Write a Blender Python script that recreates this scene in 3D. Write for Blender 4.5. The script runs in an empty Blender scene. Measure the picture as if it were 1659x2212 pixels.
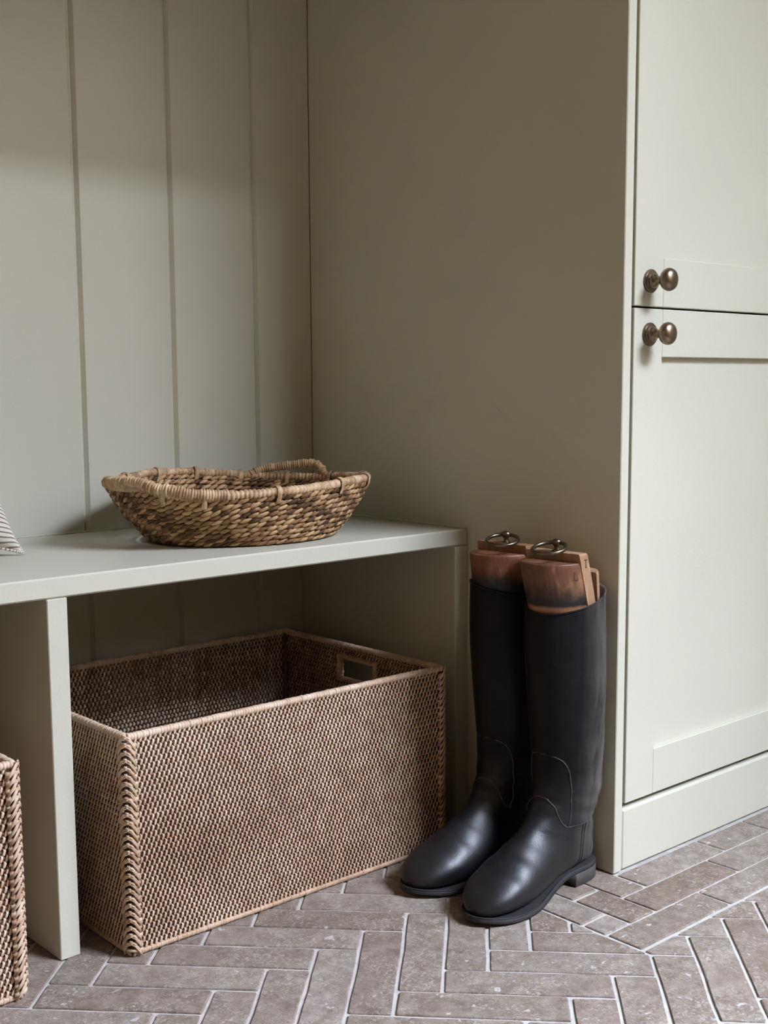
import bpy, math, random
from mathutils import Vector, Matrix
from mathutils.bvhtree import BVHTree

random.seed(11)
SC = bpy.context.scene
COL = SC.collection

# ------------------------------------------------------------------ camera, light, exposure
IW, IH, FPX = 1659, 2212, 2658.5
cam_d = bpy.data.cameras.new('camera')
cam = bpy.data.objects.new('camera', cam_d)
COL.objects.link(cam)
SC.camera = cam
cam_d.sensor_fit = 'HORIZONTAL'
cam_d.sensor_width = 36.0
cam_d.lens = 36.0 * FPX / IW
cam_d.shift_x = 0.0051
cam_d.shift_y = 0.0320
cam_d.clip_start = 0.02


def set_cam(loc, pitch, yaw, roll):
    a, b, c = (math.radians(v) for v in (pitch, yaw, roll))
    f = Vector((-math.sin(b) * math.cos(a), math.cos(b) * math.cos(a), math.sin(a)))
    r = Vector((math.cos(b), math.sin(b), 0))
    u = r.cross(f)
    r2 = r * math.cos(c) + u * math.sin(c)
    u2 = -r * math.sin(c) + u * math.cos(c)
    m = Matrix((r2, u2, -f)).transposed().to_4x4()
    m.translation = Vector(loc)
    cam.matrix_world = m


set_cam((-1.3018, -1.6265, 0.6635), -7.086, -41.7887, -0.3614)

world = bpy.data.worlds.new('overcast_sky')
SC.world = world
world.use_nodes = True
bg = world.node_tree.nodes['Background']
bg.inputs['Color'].default_value = (0.850, 0.962, 1.215, 1)
bg.inputs['Strength'].default_value = 73.0

SC.view_settings.view_transform = 'Standard'
SC.view_settings.look = 'None'
SC.view_settings.exposure = 0.0
SC.view_settings.gamma = 1.0
SC.view_settings.use_curve_mapping = False

SC.cycles.max_bounces = 6
SC.cycles.diffuse_bounces = 4
SC.cycles.glossy_bounces = 2
SC.cycles.transmission_bounces = 1
SC.cycles.caustics_reflective = False
SC.cycles.caustics_refractive = False
SC.cycles.use_adaptive_sampling = True
SC.cycles.adaptive_threshold = 0.12
SC.cycles.adaptive_min_samples = 24
SC.cycles.use_denoising = True

WIN = (0.05, 2.60, 1.20, 2.95)      # window opening in the wall opposite the bench: x0 x1 z0 z1
WALL_F = -2.60
pl = bpy.data.lights.new('window_portal', 'AREA')
pl.shape = 'RECTANGLE'
pl.size = WIN[1] - WIN[0]
pl.size_y = WIN[3] - WIN[2]
pl.cycles.is_portal = True
plo = bpy.data.objects.new('window_portal', pl)
COL.objects.link(plo)
plo.location = ((WIN[0] + WIN[1]) / 2, WALL_F - 0.13, (WIN[2] + WIN[3]) / 2)
plo.rotation_euler = (math.radians(90), 0, 0)

# ------------------------------------------------------------------ helpers


def mesh_obj(name, verts, faces, mat, parent=None, smooth=True, uvs=None):
    me = bpy.data.meshes.new(name)
    me.from_pydata([tuple(v) for v in verts], [], faces)
    me.update()
    if smooth:
        me.polygons.foreach_set('use_smooth', [True] * len(me.polygons))
    if uvs is not None:
        uv = me.uv_layers.new(name='uv')
        for lp in me.loops:
            uv.data[lp.index].uv = uvs[lp.vertex_index]
    if mat is not None:
        me.materials.append(mat)
    o = bpy.data.objects.new(name, me)
    COL.objects.link(o)
    if parent is not None:
        o.parent = parent
    return o


def link_copy(o, parent):
    c = o.copy()
    COL.objects.link(c)
    c.parent = parent
    return c


def inst(name, me, parent, loc=(0, 0, 0), rz=0.0):
    o = bpy.data.objects.new(name, me)
    COL.objects.link(o)
    o.parent = parent
    o.location = loc
    o.rotation_euler = (0, 0, rz)
    return o


def empty(name, loc=(0, 0, 0), rz=0.0):
    o = bpy.data.objects.new(name, None)
    o.empty_display_size = 0.05
    COL.objects.link(o)
    o.location = loc
    o.rotation_euler = (0, 0, rz)
    return o


def tag(o, label, cat, group=None):
    o['label'] = label
    o['category'] = cat
    if group:
        o['group'] = group
    return o


def struct(o, label=None):
    o['kind'] = 'structure'
    if label:
        o['label'] = label
    return o


def bevel_box(x0, x1, y0, y1, z0, z1, b=0.0015):
    """box with chamfered edges: (verts, faces)"""
    b = min(b, (x1 - x0) / 2.01, (y1 - y0) / 2.01, (z1 - z0) / 2.01)
    V, F = [], []
    idx = {}
    for sx in (0, 1):
        for sy in (0, 1):
            for sz in (0, 1):
                X, Y, Z = (x0, x1)[sx], (y0, y1)[sy], (z0, z1)[sz]
                ix, iy, iz = X + (b, -b)[sx], Y + (b, -b)[sy], Z + (b, -b)[sz]
                idx[sx, sy, sz, 0] = len(V); V.append((X, iy, iz))
                idx[sx, sy, sz, 1] = len(V); V.append((ix, Y, iz))
                idx[sx, sy, sz, 2] = len(V); V.append((ix, iy, Z))
    F.append([idx[0, 0, 0, 0], idx[0, 0, 1, 0], idx[0, 1, 1, 0], idx[0, 1, 0, 0]])
    F.append([idx[1, 0, 0, 0], idx[1, 1, 0, 0], idx[1, 1, 1, 0], idx[1, 0, 1, 0]])
    F.append([idx[0, 0, 0, 1], idx[1, 0, 0, 1], idx[1, 0, 1, 1], idx[0, 0, 1, 1]])
    F.append([idx[0, 1, 0, 1], idx[0, 1, 1, 1], idx[1, 1, 1, 1], idx[1, 1, 0, 1]])
    F.append([idx[0, 0, 0, 2], idx[0, 1, 0, 2], idx[1, 1, 0, 2], idx[1, 0, 0, 2]])
    F.append([idx[0, 0, 1, 2], idx[1, 0, 1, 2], idx[1, 1, 1, 2], idx[0, 1, 1, 2]])
    for s in (0, 1):
        for t in (0, 1):
            F.append([idx[s, t, 0, 0], idx[s, t, 1, 0], idx[s, t, 1, 1], idx[s, t, 0, 1]])
            F.append([idx[s, 0, t, 0], idx[s, 1, t, 0], idx[s, 1, t, 2], idx[s, 0, t, 2]])
            F.append([idx[0, s, t, 1], idx[1, s, t, 1], idx[1, s, t, 2], idx[0, s, t, 2]])
    for sx in (0, 1):
        for sy in (0, 1):
            for sz in (0, 1):
                F.append([idx[sx, sy, sz, k] for k in range(3)])
    return V, F


def fix_normals(o):
    import bmesh
    bm = bmesh.new()
    bm.from_mesh(o.data)
    bmesh.ops.recalc_face_normals(bm, faces=bm.faces)
    bm.to_mesh(o.data)
    bm.free()
    return o


def box(name, x0, x1, y0, y1, z0, z1, mat, parent=None, b=0.0015):
    V, F = bevel_box(min(x0, x1), max(x0, x1), min(y0, y1), max(y0, y1), z0, z1, b)
    return fix_normals(mesh_obj(name, V, F, mat, parent, smooth=False))


class MB:
    def __init__(s):
        s.v, s.f = [], []

    def add(s, V, F):
        n = len(s.v)
        s.v += V
        s.f += [[i + n for i in f] for f in F]

    def build(s, name, mat, parent=None, smooth=True):
        return mesh_obj(name, s.v, s.f, mat, parent, smooth)


def frame_of(t, up=Vector((0, 0, 1))):
    t = t.normalized()
    if abs(t.dot(up)) > 0.98:
        up = Vector((0, 1, 0))
    n = up - t * up.dot(t)
    n.normalize()
    return t, n, t.cross(n)


def tube(path, rad, sides=8, closed=False, flat=1.0, up=Vector((0, 0, 1)), caps=True):
    """tube along points; rad a number or list; flat scales the radius along the up-normal"""
    n = len(path)
    V, F = [], []
    for i, p in enumerate(path):
        p = Vector(p)
        if closed:
            t = Vector(path[(i + 1) % n]) - Vector(path[i - 1])
        else:
            t = Vector(path[min(i + 1, n - 1)]) - Vector(path[max(i - 1, 0)])
        t, nn, bb = frame_of(t, up)
        r = rad[i] if isinstance(rad, (list, tuple)) else rad
        for k in range(sides):
            a = 2 * math.pi * k / sides
            V.append(tuple(p + nn * (r * flat * math.cos(a)) + bb * (r * math.sin(a))))
    m = n if closed else n - 1
    for i in range(m):
        j = (i + 1) % n
        for k in range(sides):
            l = (k + 1) % sides
            F.append([i * sides + k, j * sides + k, j * sides + l, i * sides + l])
    if not closed and caps:
        F.append(list(range(sides)))
        F.append([(n - 1) * sides + k for k in range(sides)][::-1])
    return V, F


def lathe(profile, sides=32):
    """profile: list of (r, h) revolved about +z"""
    V, F = [], []
    for r, h in profile:
        for k in range(sides):
            a = 2 * math.pi * k / sides
            V.append((r * math.cos(a), r * math.sin(a), h))
    for i in range(len(profile) - 1):
        for k in range(sides):
            l = (k + 1) % sides
            F.append([i * sides + k, i * sides + l, (i + 1) * sides + l, (i + 1) * sides + k])
    F.append(list(range(sides))[::-1])
    F.append([(len(profile) - 1) * sides + k for k in range(sides)])
    return V, F


def lerp(a, b, t):
    return a + (b - a) * t


def table(pts, x):
    if x <= pts[0][0]:
        return pts[0][1]
    for (a, va), (b, vb) in zip(pts, pts[1:]):
        if x <= b:
            t = (x - a) / (b - a)
            t = t * t * (3 - 2 * t)
            return va + (vb - va) * t
    return pts[-1][1]


def curve(pts, x):
    """smooth cubic through (x, y) points"""
    n = len(pts)
    if x <= pts[0][0]:
        return pts[0][1]
    if x >= pts[-1][0]:
        return pts[-1][1]
    for i in range(n - 1):
        if x <= pts[i + 1][0]:
            break
    (xa, ya), (xb, yb) = pts[i], pts[i + 1]
    h = xb - xa

    def slope(j):
        if j == 0:
            return (pts[1][1] - pts[0][1]) / (pts[1][0] - pts[0][0])
        if j == n - 1:
            return (pts[-1][1] - pts[-2][1]) / (pts[-1][0] - pts[-2][0])
        return (pts[j + 1][1] - pts[j - 1][1]) / (pts[j + 1][0] - pts[j - 1][0])
    t = (x - xa) / h
    return ((2 * t ** 3 - 3 * t ** 2 + 1) * ya + (t ** 3 - 2 * t ** 2 + t) * h * slope(i) + (3 * t ** 2 - 2 * t ** 3) * yb + (t ** 3 - t ** 2) * h * slope(i + 1))


def catmull(P, t):
    """P list of tuples, t in [0, len-1]"""
    n = len(P)
    i = min(int(t), n - 2)
    u = t - i
    p0, p1, p2, p3 = P[max(i - 1, 0)], P[i], P[i + 1], P[min(i + 2, n - 1)]
    return tuple(0.5 * (2 * b + (c - a) * u + (2 * a - 5 * b + 4 * c - d) * u * u + (3 * b - a - 3 * c + d) * u ** 3)
                 for a, b, c, d in zip(p0, p1, p2, p3))


# ------------------------------------------------------------------ materials


class NT:
    def __init__(s, name):
        s.m = bpy.data.materials.new(name)
        s.m.use_nodes = True
        s.t = s.m.node_tree
        s.b = s.t.nodes['Principled BSDF']

    def n(s, typ, **kw):
        x = s.t.nodes.new(typ)
        for k, v in kw.items():
            setattr(x, k, v)
        return x

    def l(s, a, b):
        s.t.links.new(a, b)

    def set(s, **kw):
        for k, v in kw.items():
            s.b.inputs[k.replace('_', ' ')].default_value = v

    def noise(s, vec, scale, detail=4, rough=0.55, dist=0.0):
        x = s.n('ShaderNodeTexNoise')
        x.inputs['Scale'].default_value = scale
        x.inputs['Detail'].default_value = detail
        x.inputs['Roughness'].default_value = rough
        x.inputs['Distortion'].default_value = dist
        if vec is not None:
            s.l(vec, x.inputs['Vector'])
        return x.outputs['Fac']

    def ramp(s, fac, stops):
        x = s.n('ShaderNodeValToRGB')
        el = x.color_ramp.elements
        while len(el) < len(stops):
            el.new(0.5)
        for e, (p, c) in zip(el, stops):
            e.position = p
            e.color = (*c, 1) if len(c) == 3 else c
        s.l(fac, x.inputs['Fac'])
        return x.outputs['Color']

    def mix(s, fac, a, b, mode='MIX'):
        x = s.n('ShaderNodeMix', data_type='RGBA', blend_type=mode)
        if isinstance(fac, (int, float)):
            x.inputs[0].default_value = fac
        else:
            s.l(fac, x.inputs[0])
        for v, i in ((a, 6), (b, 7)):
            if isinstance(v, tuple):
                x.inputs[i].default_value = (*v, 1) if len(v) == 3 else v
            else:
                s.l(v, x.inputs[i])
        return x.outputs[2]

    def math(s, op, a, b=0.0, c=None):
        x = s.n('ShaderNodeMath', operation=op)
        for i, v in enumerate((a, b, c)):
            if v is None:
                continue
            if isinstance(v, (int, float)):
                x.inputs[i].default_value = v
            else:
                s.l(v, x.inputs[i])
        return x.outputs[0]

    def bump(s, h, dist, strength=1.0, prev=None):
        x = s.n('ShaderNodeBump')
        x.inputs['Distance'].default_value = dist
        x.inputs['Strength'].default_value = strength
        s.l(h, x.inputs['Height'])
        if prev is not None:
            s.l(prev, x.inputs['Normal'])
        return x.outputs['Normal']

    def coord(s, which='Object'):
        return s.n('ShaderNodeTexCoord').outputs[which]

    def pos(s):
        return s.n('ShaderNodeNewGeometry').outputs['Position']

    def rand(s):
        return s.n('ShaderNodeObjectInfo').outputs['Random']


def m_paint(name, col, rough=0.42, stip=0.00025):
    k = NT(name)
    p = k.pos()
    f = k.noise(p, 3.0, 1)
    c = k.ramp(f, [(0.3, tuple(v * 0.965 for v in col)), (0.7, tuple(min(1, v * 1.02) for v in col))])
    k.l(c, k.b.inputs['Base Color'])
    h = k.noise(p, 420, 1, 0.6)
    k.l(k.bump(h, stip, 0.5), k.b.inputs['Normal'])
    k.set(Roughness=rough, Specular_IOR_Level=0.35)
    return k.m


PAINT = (0.542, 0.527, 0.420)
M_PAINT = m_paint('stone_green_paint', PAINT)
M_ROOM = m_paint('warm_room_paint', (0.60, 0.44, 0.26))
M_CEIL = m_paint('ceiling_paint', (0.54, 0.45, 0.325))


def m_tile():
    k = NT('tumbled_travertine')
    p = k.pos()
    r = k.rand()
    off = k.n('ShaderNodeVectorMath', operation='ADD')
    k.l(p, off.inputs[0])
    cmb = k.n('ShaderNodeCombineXYZ')
    k.l(k.math('MULTIPLY', r, 37.0), cmb.inputs[2])
    k.l(cmb.outputs[0], off.inputs[1])
    v = off.outputs[0]
    a = k.noise(v, 45, 7, 0.68, 0.25)
    base = k.ramp(a, [(0.30, (0.150, 0.117, 0.093)), (0.5, (0.228, 0.187, 0.155)), (0.70, (0.320, 0.280, 0.245))])
    tint = k.ramp(r, [(0.0, (0.80, 0.70, 0.60)), (0.18, (0.98, 0.93, 0.88)), (0.42, (1.04, 1.01, 0.98)), (0.60, (0.90, 0.84, 0.77)), (0.80, (1.16, 1.15, 1.14)), (1.0, (0.97, 0.90, 0.83))])
    c = k.mix(1.0, base, tint, 'MULTIPLY')
    # pale calcite flecks, denser in some patches than in others
    b = k.noise(v, 210, 6, 0.72, 0.7)
    big = k.noise(v, 17, 4, 0.6)
    veins = k.math('MULTIPLY', k.ramp(b, [(0.50, (0, 0, 0)), (0.62, (1, 1, 1))]), k.ramp(big, [(0.36, (0.12, 0.12, 0.12)), (0.66, (0.80, 0.80, 0.80))]))
    c = k.mix(veins, c, (0.46, 0.425, 0.385))
    chips = k.noise(v, 75, 2, 0.4, 0.4)
    c = k.mix(k.ramp(chips, [(0.70, (0, 0, 0)), (0.74, (0.8, 0.8, 0.8))]), c, (0.52, 0.49, 0.45))
    pits = k.noise(v, 330, 4, 0.6)
    c = k.mix(k.ramp(pits, [(0.32, (0.65, 0.65, 0.65)), (0.43, (0, 0, 0))]), c, (0.105, 0.078, 0.056))
    k.l(c, k.b.inputs['Base Color'])
    h = k.math('ADD', k.math('MULTIPLY', b, 0.5), k.math('MULTIPLY', pits, 0.7))
    k.l(k.bump(h, 0.0011, 0.7), k.b.inputs['Normal'])
    k.set(Roughness=0.6, Specular_IOR_Level=0.3)
    return k.m


def m_grout():
    k = NT('pale_grout')
    p = k.pos()
    a = k.noise(p, 60, 5, 0.6)
    c = k.ramp(a, [(0.3, (0.40, 0.372, 0.335)), (0.7, (0.54, 0.512, 0.475))])
    k.l(c, k.b.inputs['Base Color'])
    k.l(k.bump(k.noise(p, 500, 3), 0.0006, 0.6), k.b.inputs['Normal'])
    k.set(Roughness=0.85)
    return k.m


def m_cane(name, dark, mid, light, rough=0.5, streak=(260, 260, 30), randw=0.5, patch=5.5, lo=0.36, hi=0.80):
    k = NT(name)
    p = k.pos()
    r = k.n('ShaderNodeNewGeometry').outputs['Random Per Island']
    mp = k.n('ShaderNodeMapping')
    mp.inputs['Scale'].default_value = streak
    k.l(p, mp.inputs['Vector'])
    g = k.noise(mp.outputs[0], 1.0, 3, 0.6)
    big = k.noise(p, patch, 3, 0.55)
    med = k.noise(p, 62, 3, 0.6)
    f = k.math('ADD', k.math('MULTIPLY', g, 0.28), k.math('ADD', k.math('MULTIPLY', big, 0.55), k.math('MULTIPLY', med, 0.38)))
    f = k.math('ADD', f, k.math('MULTIPLY', k.math('SUBTRACT', r, 0.5), randw))
    c = k.ramp(f, [(lo, dark), (0.58, mid), (hi, light)])
    k.l(c, k.b.inputs['Base Color'])
    k.l(k.bump(g, 0.0004, 0.5), k.b.inputs['Normal'])
    k.set(Roughness=rough, Specular_IOR_Level=0.35)
    return k.m


M_TILE = m_tile()
M_GROUT = m_grout()
M_RATTAN = m_cane('rattan_strand', (0.26, 0.138, 0.080), (0.50, 0.322, 0.208), (0.76, 0.585, 0.43), randw=0.22)
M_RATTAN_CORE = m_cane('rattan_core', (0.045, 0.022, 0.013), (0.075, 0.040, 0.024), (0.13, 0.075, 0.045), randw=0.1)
M_RATTAN_RIM = m_cane('rattan_wrap', (0.28, 0.160, 0.094), (0.48, 0.315, 0.200), (0.68, 0.52, 0.385), streak=(60, 60, 260), randw=0.25)
M_GRASS = m_cane('seagrass_leaf', (0.075, 0.034, 0.012), (0.265, 0.138, 0.058), (0.53, 0.34, 0.175), rough=0.6, streak=(120, 120, 500), randw=0.50, patch=42)
M_GRASS_RIM = m_cane('seagrass_wrap', (0.18, 0.095, 0.040), (0.39, 0.240, 0.122), (0.66, 0.48, 0.30), rough=0.55, streak=(230, 230, 60), randw=0.25, patch=30, lo=0.42, hi=0.72)


def m_leather():
    k = NT('black_worn_leather')
    p = k.coord('Object')
    a = k.noise(p, 7, 5, 0.6, 0.4)
    b = k.noise(p, 55, 5, 0.65)
    sep = k.n('ShaderNodeSeparateXYZ')
    k.l(p, sep.inputs[0])
    # rubbed, greyed leather along the back of the leg and over the heel; streaks run down the leg
    mr = k.n('ShaderNodeMapRange')
    mr.inputs[1].default_value = 0.070
    mr.inputs[2].default_value = -0.004
    k.l(sep.outputs[0], mr.inputs[0])
    mp = k.n('ShaderNodeMapping')
    mp.inputs['Scale'].default_value = (70, 70, 13)
    k.l(p, mp.inputs['Vector'])
    st = k.noise(mp.outputs[0], 1.0, 5, 0.65, 0.5)
    sc = k.math('MULTIPLY', k.ramp(k.math('ADD', k.math('MULTIPLY', a, 0.5), k.math('MULTIPLY', st, 0.5)), [(0.36, (0, 0, 0)), (0.60, (1, 1, 1))]), mr.outputs[0])
    base = k.ramp(b, [(0.3, (0.0045, 0.0042, 0.0048)), (0.7, (0.0105, 0.0095, 0.0105))])
    c = k.mix(sc, base, (0.20, 0.175, 0.155))
    fine = k.noise(p, 190, 4, 0.7)
    c = k.mix(k.math('MULTIPLY', k.ramp(fine, [(0.69, (0, 0, 0)), (0.77, (1, 1, 1))]), 0.28), c, (0.11, 0.10, 0.09))
    k.l(c, k.b.inputs['Base Color'])
    k.l(k.ramp(a, [(0.3, (0.36, 0.36, 0.36)), (0.7, (0.52, 0.52, 0.52))]), k.b.inputs['Roughness'])
    # the foot is polished, the leg has gone matt
    ms = k.n('ShaderNodeMapRange')
    ms.inputs[1].default_value = 0.16
    ms.inputs[2].default_value = 0.07
    ms.inputs[3].default_value = 0.13
    ms.inputs[4].default_value = 0.50
    k.l(sep.outputs[2], ms.inputs[0])
    k.l(ms.outputs[0], k.b.inputs['Specular IOR Level'])
    vor = k.n('ShaderNodeTexVoronoi')
    vor.inputs['Scale'].default_value = 420
    k.l(p, vor.inputs['Vector'])
    n1 = k.bump(vor.outputs['Distance'], 0.0003, 0.25)
    n2 = k.bump(k.noise(p, 26, 3, 0.5), 0.003, 0.16, n1)
    k.l(n2, k.b.inputs['Normal'])
    return k.m


M_LEATHER = m_leather()


def m_plain(name, col, rough, metal=0.0, nscale=40, var=0.25, bumpd=0.0):
    k = NT(name)
    p = k.coord('Object')
    a = k.noise(p, nscale, 5, 0.6)
    c = k.ramp(a, [(0.3, tuple(v * (1 - var) for v in col)), (0.7, tuple(min(1, v * (1 + var)) for v in col))])
    k.l(c, k.b.inputs['Base Color'])
    k.set(Roughness=rough, Metallic=metal)
    if bumpd:
        k.l(k.bump(a, bumpd, 0.6), k.b.inputs['Normal'])
    return k.m


M_SOLE = m_plain('black_sole_rubber', (0.012, 0.011, 0.0105), 0.7, bumpd=0.0008)
M_HEEL = m_plain('worn_heel_leather', (0.050, 0.043, 0.037), 0.65, bumpd=0.001)
M_SEAM = m_plain('seam_thread', (0.05, 0.044, 0.040), 0.6)
M_BRONZE = m_plain('antique_bronze', (0.235, 0.175, 0.120), 0.32, 1.0, 25, 0.25)
M_IRON = m_plain('dark_brass_ring', (0.15, 0.12, 0.085), 0.36, 1.0, 60, 0.4)
M_MARK = m_plain('stamped_mark', (0.060, 0.026, 0.012), 0.8)
M_DARKGAP = m_plain('unpainted_board', (0.20, 0.18, 0.13), 0.7)


def m_treewood(name, zs, dark, brown, light):
    """old beech boot tree: brown, blackened by boot polish towards the leather, worn pale rim at the bottom"""
    k = NT(name)
    p = k.coord('Object')
    sep = k.n('ShaderNodeSeparateXYZ')
    k.l(p, sep.inputs[0])
    mp = k.n('ShaderNodeMapping')
    mp.inputs['Scale'].default_value = (55, 55, 16)
    k.l(p, mp.inputs['Vector'])
    g = k.noise(mp.outputs[0], 1.0, 6, 0.65, 1.2)
    f2 = k.noise(p, 60, 5, 0.7)
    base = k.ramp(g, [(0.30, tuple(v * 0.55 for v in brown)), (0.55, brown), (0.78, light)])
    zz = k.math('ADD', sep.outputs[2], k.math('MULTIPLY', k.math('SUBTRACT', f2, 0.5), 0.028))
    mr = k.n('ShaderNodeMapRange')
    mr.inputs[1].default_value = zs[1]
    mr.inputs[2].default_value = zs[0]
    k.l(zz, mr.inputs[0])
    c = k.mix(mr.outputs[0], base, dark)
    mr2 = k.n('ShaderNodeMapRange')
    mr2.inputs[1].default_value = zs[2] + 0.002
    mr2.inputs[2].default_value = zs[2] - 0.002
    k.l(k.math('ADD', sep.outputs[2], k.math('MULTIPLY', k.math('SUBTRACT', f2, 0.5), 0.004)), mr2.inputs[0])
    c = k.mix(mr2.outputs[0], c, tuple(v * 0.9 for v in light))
    k.l(c, k.b.inputs['Base Color'])
    k.l(k.bump(g, 0.0012, 0.5), k.b.inputs['Normal'])
    k.set(Roughness=0.5, Specular_IOR_Level=0.4)
    return k.m


def m_stripe():
    k = NT('ticking_stripe_cotton')
    uv = k.coord('UV')
    sep = k.n('ShaderNodeSeparateXYZ')
    k.l(uv, sep.inputs[0])
    wob = k.noise(uv, 9, 2)
    v = k.math('ADD', sep.outputs[1], k.math('MULTIPLY', wob, 0.010))
    fr = k.math('FRACT', k.math('MULTIPLY', v, 72.0))
    s = k.ramp(fr, [(0.0, (1, 1, 1)), (0.24, (1, 1, 1)), (0.30, (0, 0, 0)), (0.94, (0, 0, 0)), (1.0, (1, 1, 1))])
    c = k.mix(s, (0.66, 0.60, 0.51), (0.20, 0.155, 0.125))
    k.l(c, k.b.inputs['Base Color'])
    wv = k.noise(uv, 700, 2)
    k.l(k.bump(wv, 0.0006, 0.5), k.b.inputs['Normal'])
    k.set(Roughness=0.9, Specular_IOR_Level=0.15)
    return k.m


M_STRIPE = m_stripe()

# ------------------------------------------------------------------ the room
BD, BH, BT = 0.3649, 0.45, 0.0242          # bench depth, height, top thickness
CD = 0.6419                                 # cupboard depth
RX0, RX1, RH = -2.6, 3.2, 3.10

back = struct(box('wall_back', RX0, RX1, 0.006, 0.12, -0.05, RH, M_PAINT), 'wall of vertical painted boards behind the bench')
# each board of the back wall: chamfered left edge, wide bevel on the right edge
PITCH = 0.1555
g = -0.1076
bounds = []
right = 0.0
while g > RX0:
    bounds.append((g, right))
    right = g
    g -= PITCH
for i, (a, b) in enumerate(bounds):
    # a is the right lip of the groove at the board's left side
    xl, xr = a, (b - 0.0118 if i else b)
    d = 0.006
    prof = [(xl - 0.0052, d), (xl, 0.0), (xr, 0.0)] + ([(xr + 0.0030, 0.0045), (xr + 0.0032, d)] if i else [(xr, d)])
    V, F = [], []
    for z in (0.0, RH - 0.01):
        V += [(x, y, z) for x, y in prof]
    n = len(prof)
    for k in range(n - 1):
        F.append([k, k + 1, n + k + 1, n + k])
    F.append([n - 1, 0, n, 2 * n - 1])
    F.append(list(range(n)))
    F.append([n + k for k in range(n)][::-1])
    fix_normals(mesh_obj('board', V, F, M_PAINT, back, smooth=False))

struct(box('wall_left', RX0 - 0.1, RX0, WALL_F, 0.12, -0.05, RH, M_ROOM), 'warm painted wall at the left end of the room')
struct(box('wall_right', RX1, RX1 + 0.1, WALL_F, 0.12, -0.05, RH, M_PAINT), 'painted wall at the right end of the room')
struct(box('ceiling', RX0 - 0.1, RX1 + 0.1, WALL_F - 0.2, 0.12, RH, RH + 0.1, M_CEIL), 'plain painted ceiling')
struct(box('wall_light_block', 0.60, 0.72, -1.72, 0.0, -0.002, RH, M_PAINT), 'unseen wall added right of the cupboard to dim its doors')  # added out of view to keep some window light off the doors
fw = struct(box('wall_front', RX0 - 0.1, WIN[0], WALL_F - 0.12, WALL_F, -0.05, RH, M_ROOM), 'wall with the window opposite the bench')
box('wall_pier', WIN[1], RX1 + 0.1, WALL_F - 0.12, WALL_F, -0.05, RH, M_ROOM, fw)
box('wall_apron', WIN[0], WIN[1], WALL_F - 0.12, WALL_F, -0.05, WIN[2], M_ROOM, fw)
box('wall_head', WIN[0], WIN[1], WALL_F - 0.12, WALL_F, WIN[3], RH, M_ROOM, fw)
wn = struct(box('window_1', WIN[0], WIN[0] + 0.05, WALL_F - 0.10, WALL_F - 0.05, WIN[2], WIN[3], M_PAINT), 'painted casement window frame')
box('window_stile', WIN[1] - 0.05, WIN[1], WALL_F - 0.10, WALL_F - 0.05, WIN[2], WIN[3], M_PAINT, wn)
box('window_mullion', (WIN[0] + WIN[1]) / 2 - 0.025, (WIN[0] + WIN[1]) / 2 + 0.025, WALL_F - 0.10, WALL_F - 0.05, WIN[2], WIN[3], M_PAINT, wn)
box('window_rail', WIN[0], WIN[1], WALL_F - 0.10, WALL_F - 0.05, WIN[2], WIN[2] + 0.05, M_PAINT, wn)
box('window_rail', WIN[0], WIN[1], WALL_F - 0.10, WALL_F - 0.05, WIN[3] - 0.05, WIN[3], M_PAINT, wn)
# the yard seen through the window: gravel and an added wall that blocks the low sky
M_LAWN = m_plain('yard_gravel', (0.16, 0.14, 0.115), 0.9)
M_BRICK = m_plain('brown_render', (0.10, 0.09, 0.072), 0.9)
struct(box('ground_yard', -14, 18, -16, WALL_F - 0.2, -0.4, -0.15, M_LAWN), 'gravel yard outside the window')
SKY_BLOCK_Z = 5.9
struct(box('wall_sky_block', -14, 18, WALL_F - 6.0, WALL_F - 5.0, -0.2, SKY_BLOCK_Z, M_BRICK, b=0.02), 'unseen brown wall added across the yard to block low sky')

# ------------------------------------------------------------------ floor: herringbone with a straight border by the cupboard
floor = struct(box('floor', RX0 - 0.1, RX1 + 0.1, WALL_F - 0.12, 0.12, -0.06, -0.0024, M_GROUT), 'herringbone floor of tumbled stone tiles with pale grout')
ang = math.radians(-46.4)
U = Vector((math.cos(ang), math.sin(ang)))
Vv = Vector((-math.sin(ang), math.cos(ang)))
LU, LV, WU, WV = 0.190, 0.2035, 0.0504, 0.0536
GR = 0.0022


def uvxy(u, v):
    return (U * u + Vv * v)


def clip(poly, axis, val, keep_less):
    out = []
    for i, p in enumerate(poly):
        q = poly[(i + 1) % len(poly)]
        ip = (p[axis] <= val) == keep_less
        iq = (q[axis] <= val) == keep_less
        if ip:
            out.append(p)
        if ip != iq:
            t = (val - p[axis]) / (q[axis] - p[axis])
            out.append((p[0] + (q[0] - p[0]) * t, p[1] + (q[1] - p[1]) * t))
    return out


def area(poly):
    return 0.5 * sum(p[0] * q[1] - q[0] * p[1] for p, q in zip(poly, poly[1:] + poly[:1]))


def inset(poly, d):
    n = len(poly)
    out = []
    for i in range(n):
        p0, p1, p2 = (Vector(poly[i - 1]), Vector(poly[i]), Vector(poly[(i + 1) % n]))
        e1, e2 = (p1 - p0).normalized(), (p2 - p1).normalized()
        n1, n2 = Vector((-e1.y, e1.x)), Vector((-e2.y, e2.x))
        m = n1 + n2
        den = 1 + n1.dot(n2)
        out.append(p1 + m * (d / max(den, 0.25)))
    return out


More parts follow.
